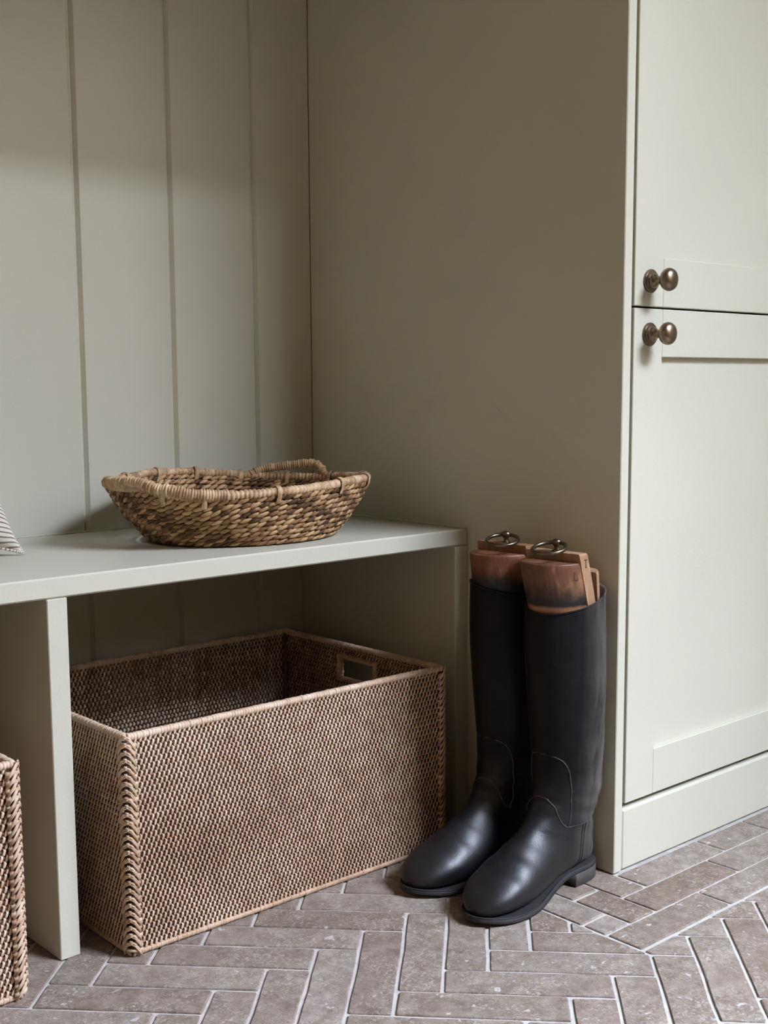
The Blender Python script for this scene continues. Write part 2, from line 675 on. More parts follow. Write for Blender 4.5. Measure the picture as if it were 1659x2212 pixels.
def tile_geo(poly, rnd):
    """tumbled stone: wavering outline, rounded arris, flat top at z 0"""
    if area(poly) < 0:
        poly = poly[::-1]
    poly = [p for i, p in enumerate(poly) if (Vector(p) - Vector(poly[i - 1])).length > 0.002]
    if len(poly) < 3:
        return None
    base = inset(poly, GR)
    if area([tuple(p) for p in base]) < 0.00008:
        return None
    pts = []
    n = len(base)
    for i in range(n):
        a, b = base[i], base[(i + 1) % n]
        L = (b - a).length
        m = max(2, min(7, int(L / 0.028)))
        e = (b - a).normalized()
        nr = Vector((-e.y, e.x))
        cc = min(0.0014, L * 0.15)
        for j in range(m):
            s = lerp(cc, L - cc, j / (m - 1))
            pts.append(a + e * s + nr * rnd.uniform(-0.0005, 0.0007))
    rings = [(0.0, -0.006), (0.0, -0.0022), (0.0005, -0.0007), (0.0016, 0.0)]
    V, F = [], []
    c = sum(pts, Vector((0, 0))) / len(pts)
    N = len(pts)
    dz = rnd.uniform(-0.0004, 0.0)
    for d, z in rings:
        for p in pts:
            dirv = (c - p)
            w = min(d, dirv.length * 0.4)
            q = p + dirv.normalized() * w
            V.append((q.x, q.y, z + dz))
    for r in range(3):
        for i in range(N):
            j = (i + 1) % N
            F.append([r * N + i, r * N + j, (r + 1) * N + j, (r + 1) * N + i])
    V.append((c.x, c.y, dz))
    for i in range(N):
        F.append([3 * N + i, 3 * N + (i + 1) % N, len(V) - 1])
    return V, F


BX, BY = -0.1568, -0.8040       # inner edges of the border
polys = []
H0u, H0v = 0.2425 - LU, -0.58
for i in range(-60, 60):
    for j in range(-14, 14):
        ou, ov = H0u + i * WU + j * LU, H0v + i * WV - j * LV
        for (u0, u1, v0, v1) in ((ou, ou + LU, ov, ov + WV), (ou + LU, ou + LU + WU, ov + WV - LV, ov + WV)):
            c = uvxy((u0 + u1) / 2, (v0 + v1) / 2)
            if not (-2.4 < c.x < 2.2 and WALL_F + 0.1 < c.y < 0.1):
                continue
            q = [tuple(uvxy(u, v)) for u, v in ((u0, v0), (u1, v0), (u1, v1), (u0, v1))]
            q = clip(q, 1, -0.002, True)
            if len(q) < 3:
                continue
            if all(x <= BX or y <= BY for x, y in q) and not (min(p[0] for p in q) < BX < max(p[0] for p in q) and max(p[1] for p in q) > BY):
                polys.append(q)
                continue
            a = clip(q, 0, BX, True)
            if len(a) >= 3:
                polys.append(a)
            b = clip(q, 0, BX, False)
            if len(b) >= 3:
                b = clip(b, 1, BY, True)
                if len(b) >= 3:
                    polys.append(b)


def rect(x0, x1, y0, y1):
    return [(x0, y0), (x1, y0), (x1, y1), (x0, y1)]


# border: three courses along the cupboard front, three columns running back beside the cupboard
Y1, Y2, Y3 = -0.6955, -0.7495, -0.8020
for y0, y1, xs in ((Y1, -0.6435, [0.001, 0.188, 0.308, 0.50, 0.69, 0.88, 1.07, 1.26]),
                   (Y2, Y1, [-0.0535, 0.1357, 0.325, 0.515, 0.705, 0.895, 1.085, 1.275]),
                   (Y3, Y2, [-0.1555, 0.0342, 0.225, 0.415, 0.605, 0.795, 0.985, 1.175])):
    for a, b in zip(xs, xs[1:]):
        polys.append(rect(a, b, y0, y1))
for x0, x1, ys in ((-0.1555, -0.1065, [Y2, -0.712, -0.52, -0.33, -0.14]),
                   (-0.1065, -0.0535, [Y2, -0.6585, -0.47, -0.28, -0.09]),
                   (-0.0535, -0.001, [Y1, -0.505, -0.315, -0.125])):
    for a, b in zip(ys, ys[1:]):
        polys.append(rect(x0, x1, a, b))

cp = Vector((-0.42, -0.62))
polys.sort(key=lambda q: (Vector((sum(p[0] for p in q) / len(q), sum(p[1] for p in q) / len(q))) - cp).length)
rest = MB()
rr = random.Random(5)
nt = 0
for q in polys:
    gtile = tile_geo(q, rr)
    if not gtile:
        continue
    c = Vector((sum(p[0] for p in q) / len(q), sum(p[1] for p in q) / len(q)))
    if nt < 296:
        V, F = gtile
        o = mesh_obj('tile', [(x - c.x, y - c.y, z) for x, y, z in V], F, M_TILE, floor, smooth=False)
        o.location = (c.x, c.y, 0)
        nt += 1
    else:
        rest.add(*gtile)
o = rest.build('far_tiles', M_TILE, floor, smooth=False)
o['kind'] = 'stuff'

# ------------------------------------------------------------------ bench
XP, TP, TR = -0.6752, 0.025, 0.0263
bench = tag(empty('bench', (0, 0, 0)), 'painted built-in bench with open cubbies under its top', 'bench')
BL = -1.36
box('top', BL, -0.0005, -BD, -0.0005, BH - BT, BH, M_PAINT, bench, b=0.002)
for x0, x1 in ((BL, BL + TP), (XP, XP + TP), (-TR, -0.0005)):
    box('upright', x0, x1, -BD, -0.0005, 0.0, BH - BT - 0.0003, M_PAINT, bench, b=0.001)

# unseen painted box, added to shade the upper back wall
struct(box('ceiling_shade_box', BL, -0.0005, -0.60, -0.0005, 1.37, 2.2, M_PAINT), 'unseen box added above the bench to shade the back wall')
# thin sealant beads where the bench top meets wall and cupboard
for n_, a_ in (('sealant_bead', (BL, -0.0005, -0.0032, -0.0005, BH - 0.0005, BH + 0.0022)), ('sealant_bead', (-0.0032, -0.0005, -BD, -0.0033, BH - 0.0005, BH + 0.0022))):
    box(n_, *a_, M_PAINT, bench, b=0.0012)

# ------------------------------------------------------------------ cupboard
TC = 0.0168
cup = tag(empty('tall_cupboard', (0, 0, 0)), 'tall painted cupboard with two panelled doors and bronze knobs', 'cupboard')
CW, CHT = 0.585, 2.2
box('side_panel', 0.0, TC, -CD, -0.0005, 0.0, CHT, M_PAINT, cup, b=0.0012)
box('side_panel', CW - TC, CW, -CD, -0.0005, 0.0, CHT, M_PAINT, cup, b=0.0012)
box('carcass', TC, CW - TC, -CD + 0.024, -0.002, 0.012, CHT - 0.001, M_DARKGAP, cup)
box('plinth', TC + 0.0004, CW - TC - 0.0004, -CD + 0.0005, -CD + 0.0205, 0.0, 0.0865, M_PAINT, cup, b=0.003)
box('cornice', TC, CW - TC, -CD, -CD + 0.02, CHT - 0.03, CHT, M_PAINT, cup)
kprof = [(0.0, 0), (0.0150, 0), (0.0152, 0.0004), (0.0152, 0.0022), (0.0149, 0.0026), (0.0128, 0.0030), (0.0125, 0.0033), (0.0125, 0.0050), (0.0122, 0.0054),
         (0.0100, 0.0058), (0.0097, 0.0061), (0.0095, 0.0078), (0.0084, 0.0094), (0.0066, 0.0112), (0.0055, 0.0136), (0.0052, 0.0160), (0.0056, 0.0180), (0.0072, 0.0188), (0.0075, 0.0192), (0.0075, 0.0202), (0.0078, 0.0207),
         (0.0098, 0.0215), (0.0126, 0.0234), (0.0143, 0.0262), (0.0149, 0.0290), (0.0145, 0.0318), (0.0129, 0.0345),
         (0.0100, 0.0366), (0.0060, 0.0379), (0.0012, 0.0383)]
DX0, DX1 = 0.0220, CW - TC - 0.004
SW = 0.0622


def door(z0, z1, tr, br, kz, label):
    yf = -CD - 0.0002
    d = box('door', DX0 + SW - 0.006, DX1 - SW + 0.006, yf + 0.0095, yf + 0.016, z0 + br - 0.006, z1 - tr + 0.006, M_PAINT, cup, b=0.0004)
    d['label'] = label
    for x0, x1 in ((DX0, DX0 + SW), (DX1 - SW, DX1)):
        box('stile', x0, x1, yf, yf + 0.022, z0, z1, M_PAINT, d, b=0.0009)
    for a, b in ((z0, z0 + br), (z1 - tr, z1)):
        box('rail', DX0 + SW + 0.0001, DX1 - SW - 0.0001, yf + 0.0002, yf + 0.022, a, b, M_PAINT, d, b=0.0009)
    V, F = lathe([(max(r, 0.0008), h) for r, h in kprof], 40)
    V = [(0.0548 + x, yf - h, kz + y) for x, y, h in V]
    kn = fix_normals(mesh_obj('knob', V, F, M_BRONZE, d))
    kn.data.set_sharp_from_angle(angle=math.radians(34))
    kn['label'] = 'turned bronze knob'


door(0.0943, 0.7590, 0.0629, 0.0644, 0.7256, 'lower panelled door')
door(0.7617, CHT - 0.033, 0.0640, 0.0642, 0.7944, 'upper panelled door')

# ------------------------------------------------------------------ rattan baskets under the bench
BXL, BXR, BYF, BYB, BZ = -0.6118, -0.0975, -0.4154, -0.0460, 0.2680
BWX, BWY = BXR - BXL, BYB - BYF
PZ, PX = 0.0069, 0.00331
NR = 37
RB = random.Random(3)
HOLE = (0.042, 0.2130, 0.2430)      # half width, bottom and top of the hand hole in the end walls


def strand_geo(phase, seed, z0=0.004, z1=0.2625, skip=None):
    """one upright cane strand weaving out and in over the courses: x along the wall, y outwards"""
    rn = random.Random(seed)
    spans = [(z0, z1)] if skip is None else [(z0, skip[0]), (skip[1], z1)]
    V, F = [], []
    w, t = 0.00190, 0.00080
    for a, b in spans:
        n = max(4, int(round((b - a) / PZ * 5)))
        base = len(V)
        jit = [rn.uniform(-0.00025, 0.00025) for _ in range(60)]
        for i in range(n + 1):
            z = lerp(a, b, i / n)
            q = z / PZ + phase
            s = math.sin(math.pi * q)
            y = 0.0024 * math.tanh(2.6 * (s + 0.30))
            x = 0.00085 * math.cos(math.pi * q) + jit[int(q) % 60]
            ww = w * (0.90 + 0.12 * abs(s))
            for dx, dy in ((-1, -0.2), (-0.55, 1), (0.55, 1), (1, -0.2), (0, -1)):
                V.append((x + dx * ww, y + dy * t * (1 if s >= 0 else 1), z))
        for i in range(n):
            for k in range(5):
                l = (k + 1) % 5
                F.append([base + i * 5 + k, base + i * 5 + l, base + (i + 1) * 5 + l, base + (i + 1) * 5 + k])
        F.append([base + k for k in range(5)][::-1])
        F.append([base + n * 5 + k for k in range(5)])
    return V, F


def wrap_bar(p0, p1, rz, ry, up, pitch=0.0042, sides=10, seed=0, amp=0.10):
    """bar bound with cane: each turn of the binding is a ridge"""
    rn = random.Random(seed)
    p0, p1 = Vector(p0), Vector(p1)
    L = (p1 - p0).length
    n = max(3, int(L / pitch))
    d = (p1 - p0).normalized()
    nn = Vector(up)
    bb = d.cross(nn)
    V, F = [], []
    rows = 0
    for i in range(n):
        k = 1 + rn.uniform(-0.07, 0.07)
        sk = rn.uniform(-0.10, 0.25) * pitch
        for s, rr_ in ((0.03, 1 - amp), (0.22, 1.0), (0.5, 1.03), (0.78, 1.0), (0.97, 1 - amp)):
            c = p0 + d * ((i + s) * L / n)
            for j in range(sides):
                a = 2 * math.pi * j / sides
                off = d * (sk * math.cos(a))
                V.append(tuple(c + off + nn * (rz * rr_ * k * math.cos(a)) + bb * (ry * rr_ * k * math.sin(a))))
            rows += 1
    for i in range(rows - 1):
        for j in range(sides):
            l = (j + 1) % sides
            F.append([i * sides + j, (i + 1) * sides + j, (i + 1) * sides + l, i * sides + l])
    F.append(list(range(sides)))
    F.append([(rows - 1) * sides + j for j in range(sides)][::-1])
    return V, F


def strip(path, w, t, up):
    """flat cane strip along points, rounded in section"""
    return tube(path, w, 6, False, t / w, Vector(up))


STRANDS = {}


def strand_mesh(phase, var, skip=None):
    key = (phase, var, skip)
    if key not in STRANDS:
        V, F = strand_geo(phase, 100 + var, skip=skip)
        me = bpy.data.meshes.new('strand')
        me.from_pydata(V, [], F)
        me.polygons.foreach_set('use_smooth', [True] * len(me.polygons))
        me.materials.append(M_RATTAN)
        STRANDS[key] = me
    return STRANDS[key]


def build_rattan_basket():
    root = empty('rattan_basket', (BXL, BYF, 0.0))
    W, D = BWX, BWY
    th = 0.004
    # walls: (origin, along-direction angle, length)
    walls = {'front': ((0, th, 0), 0.0, W), 'left': ((th, D, 0), -math.pi / 2, D), 'back': ((W, D - th, 0), math.pi, W), 'right': ((W - th, 0, 0), math.pi / 2, D)}
    stuff = MB()
    for wn_, (org, rz, L) in walls.items():
        n = int((L - 0.020) / PX)
        for i in range(n):
            s = 0.010 + (i + 0.5) * (L - 0.020) / n
            skip = None
            if wn_ in ('left', 'right') and abs(s - L / 2) < HOLE[0] + 0.003:
                skip = (HOLE[1] - 0.004, HOLE[2] + 0.004)
            ph = float(i % 2)
            d = Vector((math.cos(rz), math.sin(rz), 0))
            loc = Vector(org) + d * s
            if wn_ in ('front', 'left'):
                # local y of the strand mesh points out of the basket
                inst('strand', strand_mesh(ph, RB.randrange(6), skip), root, loc, rz + math.pi)
            else:
                me = strand_mesh(ph, RB.randrange(6), skip)
                m = Matrix.Translation(loc) @ Matrix.Rotation(rz + math.pi, 4, 'Z')
                stuff.add([tuple(m @ v.co) for v in me.vertices], [list(p.vertices) for p in me.polygons])
    o = stuff.build('strands', M_RATTAN, root)
    o['kind'] = 'stuff'
    o['label'] = 'upright cane strands of the back and right walls'
    # horizontal cane courses inside the weave
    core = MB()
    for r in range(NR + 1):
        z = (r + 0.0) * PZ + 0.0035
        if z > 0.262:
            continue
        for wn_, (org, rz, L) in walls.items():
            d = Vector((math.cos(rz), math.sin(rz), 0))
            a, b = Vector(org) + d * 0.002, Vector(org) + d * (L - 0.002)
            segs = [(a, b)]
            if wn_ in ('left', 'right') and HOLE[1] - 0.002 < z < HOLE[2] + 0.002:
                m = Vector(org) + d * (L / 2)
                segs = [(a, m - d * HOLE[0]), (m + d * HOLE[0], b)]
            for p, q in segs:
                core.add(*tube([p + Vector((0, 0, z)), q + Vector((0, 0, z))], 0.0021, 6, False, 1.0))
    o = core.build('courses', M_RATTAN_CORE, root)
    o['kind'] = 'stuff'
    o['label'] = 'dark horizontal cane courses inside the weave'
    # rim, foot binding
    zr = BZ - 0.0046
    rims = [((0.004, th, zr), (W - 0.004, th, zr)), ((th, 0.004, zr), (th, D - 0.004, zr)), ((0.004, D - th, zr), (W - 0.004, D - th, zr)), ((W - th, 0.004, zr), (W - th, D - 0.004, zr))]
    for i, (a, b) in enumerate(rims):
        V, F = wrap_bar(a, b, 0.0047, 0.0048, (0, 0, 1), 0.0040, 10, i, 0.14)
        fix_normals(mesh_obj('rim', V, F, M_RATTAN_RIM, root))
    for i, (a, b) in enumerate(rims):
        V, F = wrap_bar((a[0], a[1], 0.0040), (b[0], b[1], 0.0040), 0.0040, 0.0040, (0, 0, 1), 0.0033, 8, 20 + i)
        fix_normals(mesh_obj('foot_binding', V, F, M_RATTAN_RIM, root))
    mesh_box = box('base', 0.006, W - 0.006, 0.006, D - 0.006, 0.003, 0.008, M_RATTAN_CORE, root)
    # hand-hole binding in both end walls
    for x in (th, W - th):
        m = D / 2
        for s in (-1, 1):
            V, F = wrap_bar((x, m + s * HOLE[0], HOLE[1] - 0.006), (x, m + s * HOLE[0], HOLE[2] + 0.006), 0.0048, 0.0062, (0, 1, 0), 0.0050, 8, 40)
            fix_normals(mesh_obj('hole_binding', V, F, M_RATTAN_RIM, root))
        for z in (HOLE[1] - 0.003, HOLE[2] + 0.002):
            V, F = wrap_bar((x, m - HOLE[0], z), (x, m + HOLE[0], z), 0.0040, 0.0056, (0, 0, 1), 0.0048, 8, 41)
            fix_normals(mesh_obj('hole_binding', V, F, M_RATTAN_RIM, root))
    # corner lashings: fat knuckles round the post, crossed by thin double strips
    for cx, cy, sx, sy in ((0, 0, -1, -1), (W, 0, 1, -1), (0, D, -1, 1), (W, D, 1, 1)):
        post = MB()
        lash = MB()
        V, F = tube([(cx - sx * 0.006, cy - sy * 0.006, 0.006), (cx - sx * 0.006, cy - sy * 0.006, BZ - 0.006)], 0.0050, 10)
        post.add(V, F)
        n = 28
        rn = random.Random(int(cx * 100 + cy * 10) + 7)
        for i in range(n):
            z = 0.008 + i * (BZ - 0.022) / (n - 1)
            e = 0.0008 * rn.uniform(-1, 1)
            # knuckle wrapping from one face to the other
            path = [(cx - sx * 0.0140, cy + sy * 0.0004, z), (cx - sx * 0.0085, cy + sy * 0.0016, z + 0.0006), (cx - sx * 0.0035, cy + sy * 0.0006, z + 0.001),
                    (cx - sx * 0.0008, cy - sy * 0.0022, z + 0.001), (cx + sx * 0.0012, cy - sy * 0.0075, z + 0.0006), (cx + sx * 0.0002, cy - sy * 0.0135, z)]
            lash.add(*tube(path, 0.0025 + e, 6, False, 1.0))
            # diagonal strips, one on each face
            for q in (0.0, 0.0022):
                lash.add(*strip([(cx + sx * 0.0016, cy - sy * 0.0010, z + 0.011 + q), (cx - sx * 0.0035, cy + sy * 0.0034, z + 0.0075 + q), (cx - sx * 0.0085, cy + sy * 0.0042, z + 0.0005 + q), (cx - sx * 0.0125, cy + sy * 0.0016, z - 0.006 + q)], 0.0014, 0.0008, (sx * 0.2, sy, 0)))
                lash.add(*strip([(cx - sx * 0.0010, cy + sy * 0.0016, z + 0.011 + q), (cx + sx * 0.0034, cy - sy * 0.0035, z + 0.0075 + q), (cx + sx * 0.0042, cy - sy * 0.0085, z + 0.0005 + q), (cx + sx * 0.0016, cy - sy * 0.0125, z - 0.006 + q)], 0.0014, 0.0008, (sx, sy * 0.2, 0)))
        p = post.build('corner_post', M_RATTAN_CORE, root)
        fix_normals(p)
        l = lash.build('lashing', M_RATTAN_RIM, p)
        l['kind'] = 'stuff'
        fix_normals(l)
    return root


rb1 = tag(build_rattan_basket(), 'large rattan basket under the bench, between the upright and the boots', 'basket', 'rattan baskets in the bench cubbies')


def copy_tree(o, parent=None):
    c = o.copy()
    COL.objects.link(c)
    c.parent = parent
    for ch in list(o.children):
        copy_tree(ch, c)
    return c


rb2 = copy_tree(rb1)
rb2.location = (-0.7435 - BWX, BYF - 0.0035, 0)
tag(rb2, 'rattan basket at the left picture edge, mostly cut off by the frame', 'basket', 'rattan baskets in the bench cubbies')

# ------------------------------------------------------------------ seagrass basket on the bench
SBX, SBY = -0.290, -0.2030
RIMZ = [(-180, 0.528), (-165, 0.530), (-150, 0.521), (-137, 0.517), (-115, 0.521), (-99, 0.523), (-81, 0.526), (-62, 0.529), (-35, 0.528), (0, 0.523),
        (22, 0.519), (43, 0.519), (57, 0.522), (73, 0.527), (89, 0.532), (109, 0.534), (121, 0.531), (150, 0.529), (180, 0.528)]


def sg_point(th, s):
    """th degrees round the oval, s 0 (bottom) .. 1 (rim): point on the wall, local to the basket"""
    a = lerp(0.138, 0.193, 1 - (1 - s) ** 1.35)
    b = lerp(0.118, 0.150, 1 - (1 - s) ** 1.35)
    zr = table(RIMZ, (th + 180) % 360 - 180) - BH
    r = math.radians(th)
    return Vector((a * math.cos(r), b * math.sin(r), lerp(0.0055, zr, s)))


def leaf(c, d, out, L, w, t, twist):
    """a twisted leaf of the braid: pointed lens, long axis d, thickness along out"""
    d = d.normalized()
    side = d.cross(out).normalized()
    rings = [(-0.5, 0.10, 0.0), (-0.32, 0.75, 0.5), (-0.05, 1.0, 1.0), (0.22, 0.9, 0.9), (0.42, 0.45, 0.3), (0.5, 0.08, 0.0)]
    V, F = [], []
    for s, k, lift in rings:
        base = c + d * (L * s) + out * (t * 0.9 * lift - t * 0.4)
        tw = twist * s
        sd = side * math.cos(tw) + out * math.sin(tw)
        for x, y in ((-1, 0), (-0.45, 0.9), (0.45, 0.9), (1, 0), (0, -0.7)):
            V.append(tuple(base + sd * (x * w * k) + out * (y * t * k)))
    n = len(rings)
    for i in range(n - 1):
        for k in range(5):
            l = (k + 1) % 5
            F.append([i * 5 + k, (i + 1) * 5 + k, (i + 1) * 5 + l, i * 5 + l])
    F.append([0, 1, 2, 3, 4])
    F.append([(n - 1) * 5 + k for k in range(5)][::-1])
    return V, F


sg = tag(empty('seagrass_basket', (SBX, SBY, BH)), 'oval braided seagrass basket with two handles on the bench', 'basket')
RS = random.Random(21)
NROW = 10
for r in range(NROW):
    s = (r + 0.15) / (NROW - 0.15)
    braid = MB()
    core = [sg_point(t, s) for t in range(0, 360, 6)]
    rope_r = 0.0036
    braid.add(*tube(core, rope_r * 0.8, 6, True))
    # perimeter
    P = [sg_point(t, s) for t in range(0, 360, 2)]
    per = sum((P[i] - P[i - 1]).length for i in range(len(P)))
    n = int(per / 0.0118)
    ph = RS.random()
    for i in range(n):
        th = 360 * (i + ph + RS.uniform(-0.12, 0.12)) / n
        p = sg_point(th, s)
        tan = (sg_point(th + 1, s) - sg_point(th - 1, s)).normalized()
        upv = (sg_point(th, min(s + 0.05, 1)) - sg_point(th, max(s - 0.05, 0))).normalized()
        out = tan.cross(upv).normalized()
        L = RS.uniform(0.0155, 0.0200)
        slope = RS.uniform(0.34, 0.52)
        # slant: rises along the direction of travel when seen from outside; mirrored inside
        for sgn in (1, -1):
            o_ = out * sgn
            d = tan + upv * slope * (1 if sgn > 0 else -1)
            braid.add(*leaf(p + o_ * (0.0026 + RS.uniform(-0.0004, 0.0007)), d, o_, L, RS.uniform(0.0027, 0.0037), 0.0016, RS.uniform(-0.5, 0.5)))
    b = braid.build('braid', M_GRASS, sg)
    fix_normals(b)
# base coils
bb = MB()
for q in range(9):
    f = (q + 0.5) / 9
    bb.add(*tube([Vector((0.138 * f * math.cos(math.radians(t)), 0.118 * f * math.sin(math.radians(t)), 0.0042)) for t in range(0, 360, 10)], 0.0075, 6, True, 0.5))
bb.build('base', M_GRASS, sg)


def wrapped_path(pts, rad, pitch, seed, amp=0.14, sides=9, closed=False, jitter=0.08):
    """rope of leaf turns: ridge per turn along a dense path"""
    rn = random.Random(seed)
    # resample
    pts = [Vector(p) for p in pts]
    if closed:
        pts = pts + [pts[0]]
    cum = [0]
    for a, b in zip(pts, pts[1:]):
        cum.append(cum[-1] + (b - a).length)
    tot = cum[-1]
    n = int(tot / pitch)

    def at(d):
        d = min(max(d, 0), tot)
        for i in range(len(pts) - 1):
            if d <= cum[i + 1]:
                return pts[i].lerp(pts[i + 1], (d - cum[i]) / max(1e-9, cum[i + 1] - cum[i]))
        return pts[-1]
    C, R = [], []
    for i in range(n):
        k = 1 + rn.uniform(-jitter, jitter)
        for s, q in ((0.04, 1 - amp), (0.25, 1.0), (0.55, 1.04), (0.85, 0.97)):
            C.append(at((i + s) * tot / n))
            R.append(rad * q * k)
    return tube(C, R, sides, closed)


V, F = wrapped_path([sg_point(t, 1.0) + Vector((0, 0, 0.002)) for t in range(0, 360, 3)], 0.0062, 0.0058, 5, 0.24, 9, True)
fix_normals(mesh_obj('rim', V, F, M_GRASS_RIM, sg))
for th in (-152, -134, -104, -72, -45, -20, 12, 38, 62, 84, 105, 128, 150):
    V, F = [], []
    p = sg_point(th, 1.0) + Vector((0, 0, 0.002))
    tan = (sg_point(th + 1, 1) - sg_point(th - 1, 1)).normalized()
    rad = Vector((0, 0, 1)).cross(tan).normalized() * -1
    if rad.dot(p) < 0:
        rad = -rad
    up = Vector((0, 0, 1))
    path = []
    for k in range(9):
        a = math.radians(-60 + 300 * k / 8)
        path.append(p + rad * (0.0078 * math.cos(a)) + up * (0.0078 * math.sin(a) * (1.0 if math.sin(a) > 0 else 1.9)))
    V, F = tube(path, 0.0030, 6, False, 0.35, tan.cross(Vector((0, 0, 1))))
    V2 = []
    # flatten: use strips along the tangent
    V, F = [], []
    for k, q in enumerate(path):
        c = q - (p + up * 0)
        nn = c.normalized()
        for x, y in ((-1, 0), (-0.6, 1), (0.6, 1), (1, 0)):
            V.append(tuple(q + tan * (0.0034 * x + 0.0009 * (k - 4) * 0.5) + nn * (0.0009 * y)))
    for k in range(8):
        for j in range(3):
            F.append([k * 4 + j, k * 4 + j + 1, (k + 1) * 4 + j + 1, (k + 1) * 4 + j])
    tie = mesh_obj('rim_tie', V, F, M_GRASS_RIM, sg)


def handle(t0, t1, lift, outw, name, rad=0.0066, ex=3.2):
    pts = []
    p0, p1 = sg_point(t0, 1.0), sg_point(t1, 1.0)
    mid_out = Vector((math.cos(math.radians((t0 + t1) / 2)), math.sin(math.radians((t0 + t1) / 2)), 0))
    for i in range(33):
        u = i / 32
        th = lerp(t0, t1, u)
        base = sg_point(th, 1.0)
        k = 1 - abs(2 * u - 1) ** ex
        pts.append(base + Vector((0, 0, 0.003)) + Vector((0, 0, 1)) * lift(u) * k + mid_out * outw * k)
    V, F = wrapped_path(pts, rad, 0.0036, 9, 0.24, 9, False, 0.15)
    return fix_normals(mesh_obj(name, V, F, M_GRASS_RIM, sg))


handle(-202, -125, lambda u: 0.0075, 0.012, 'handle', 0.0076)
h2 = handle(16, 57, lambda u: lerp(0.025, 0.009, u), 0.003, 'handle', 0.0066, 5.0)

# ------------------------------------------------------------------ striped cushion leaning at the left end of the bench
N = 40
CS = 0.190
CX, CY, CROT = -0.608 - CS, -0.093, math.radians(-24)
cush = tag(empty('cushion', (CX, CY, BH)), 'cream cushion with thin brown stripes leaning at the left end of the bench', 'cushion')


def cush_pt(u, v, side):
    px = CS * u * (1 - 0.17 * (1 - v * v) ** 0.9)
    pz = CS * v * (1 - 0.17 * (1 - u * u) ** 0.9)
    h = 0.066 * (max(0.0, (1 - u ** 4)) ** 0.55) * (max(0.0, (1 - v ** 4)) ** 0.55)
    return (px, side * h, pz)


RC = Matrix.Rotation(CROT, 3, 'X')
low = min((RC @ Vector(cush_pt(math.sin((i / N - 0.5) * math.pi), math.sin((j / N - 0.5) * math.pi), sd))).z for i in range(N + 1) for j in range(N + 1) for sd in (-1, 1))
for side, nm in ((-1, 'front_panel'), (1, 'back_panel')):
    V, F, UVS = [], [], []
    for j in range(N + 1):
        for i in range(N + 1):
            u, v = math.sin((i / N - 0.5) * math.pi), math.sin((j / N - 0.5) * math.pi)
            p = cush_pt(u, v, side)
            # gathered folds near the corners
            g = 0.0022 * math.sin(16 * (u - v)) * max(0.0, abs(u * v) - 0.35) * (1 - u ** 4) ** 0.3
            V.append(tuple(RC @ Vector((p[0], p[1] + side * g, p[2]))))
            UVS.append((p[0] / (2 * CS), p[2] / (2 * CS) + 0.10 * p[0] / (2 * CS)))
    for j in range(N):
        for i in range(N):
            a = j * (N + 1) + i
            F.append([a, a + 1, a + N + 2, a + N + 1])
    fix_normals(mesh_obj(nm, V, F, M_STRIPE, cush, True, UVS))
edge = []
for k in range(4):
    for i in range(24):
        t = math.sin((i / 24 - 0.5) * math.pi)
        u, v = ((t, -1), (1, t), (-t, 1), (-1, -t))[k]
        edge.append(RC @ Vector(cush_pt(u, v, 1)))
V, F = tube(edge, 0.0022, 6, True, 1.0, Vector((0, 1, 0)))
UVS = []
for i in range(len(edge)):
    for k in range(6):
        UVS.append((0, i * 0.030))
mesh_obj('piping', V, F, M_STRIPE, cush, True, UVS)
cush.location = (CX, CY, BH - low + 0.0026)

# ------------------------------------------------------------------ riding boots with wooden trees
# local frame of a boot: +x towards the toe, y across, z up, origin on the floor under the back of the heel


def boot_sections(tilt_x, tilt_y):
    """(front x, front z, back x, back z, half width, squareness of the lower half)"""
    S = [(0.1065, 0.3840, -0.0085, 0.3840, 0.0480, 0.0),
         (0.1075, 0.3500, -0.0105, 0.3500, 0.0485, 0.0),
         (0.1060, 0.3100, -0.0115, 0.3100, 0.0492, 0.0),
         (0.1020, 0.2700, -0.0118, 0.2700, 0.0492, 0.0),
         (0.0975, 0.2300, -0.0118, 0.2300, 0.0480, 0.0),
         (0.0940, 0.1950, -0.0116, 0.1900, 0.0462, 0.0),
         (0.0925, 0.1700, -0.0114, 0.1600, 0.0435, 0.0),
         (0.0935, 0.1500, -0.0114, 0.1330, 0.0420, 0.0),
         (0.0960, 0.1360, -0.0114, 0.1150, 0.0405, 0.0),
         (0.0990, 0.1260, -0.0050, 0.1010, 0.0385, 0.0),
         (0.1035, 0.1170, 0.0010, 0.0880, 0.0370, 0.0),
         (0.1095, 0.1085, 0.0005, 0.0700, 0.0358, 0.05),
         (0.1170, 0.1010, -0.0020, 0.0500, 0.0345, 0.15),
         (0.1260, 0.0940, -0.0020, 0.0330, 0.0335, 0.35),
         (0.1350, 0.0880, 0.0080, 0.0240, 0.0335, 0.55),
         (0.1450, 0.0820, 0.0400, 0.0225, 0.0345, 0.7),
         (0.1560, 0.0760, 0.0780, 0.0205, 0.0365, 0.8),
         (0.1680, 0.0695, 0.1130, 0.0135, 0.0395, 0.85),
         (0.1810, 0.0630, 0.1480, 0.0085, 0.0415, 0.85),
         (0.1950, 0.0565, 0.1790, 0.0078, 0.0410, 0.85),
         (0.2090, 0.0495, 0.2030, 0.0085, 0.0375, 0.85),
         (0.2220, 0.0410, 0.2210, 0.0098, 0.0305, 0.85),
         (0.2320, 0.0320, 0.2330, 0.0112, 0.0205, 0.8),
         (0.2380, 0.0235, 0.2390, 0.0135, 0.0095, 0.7)]
    return S


def swing(x):
    """the foot swings slightly inwards towards the toe"""
    return 0.006 * max(0.0, (x - 0.09) / 0.15) ** 1.5


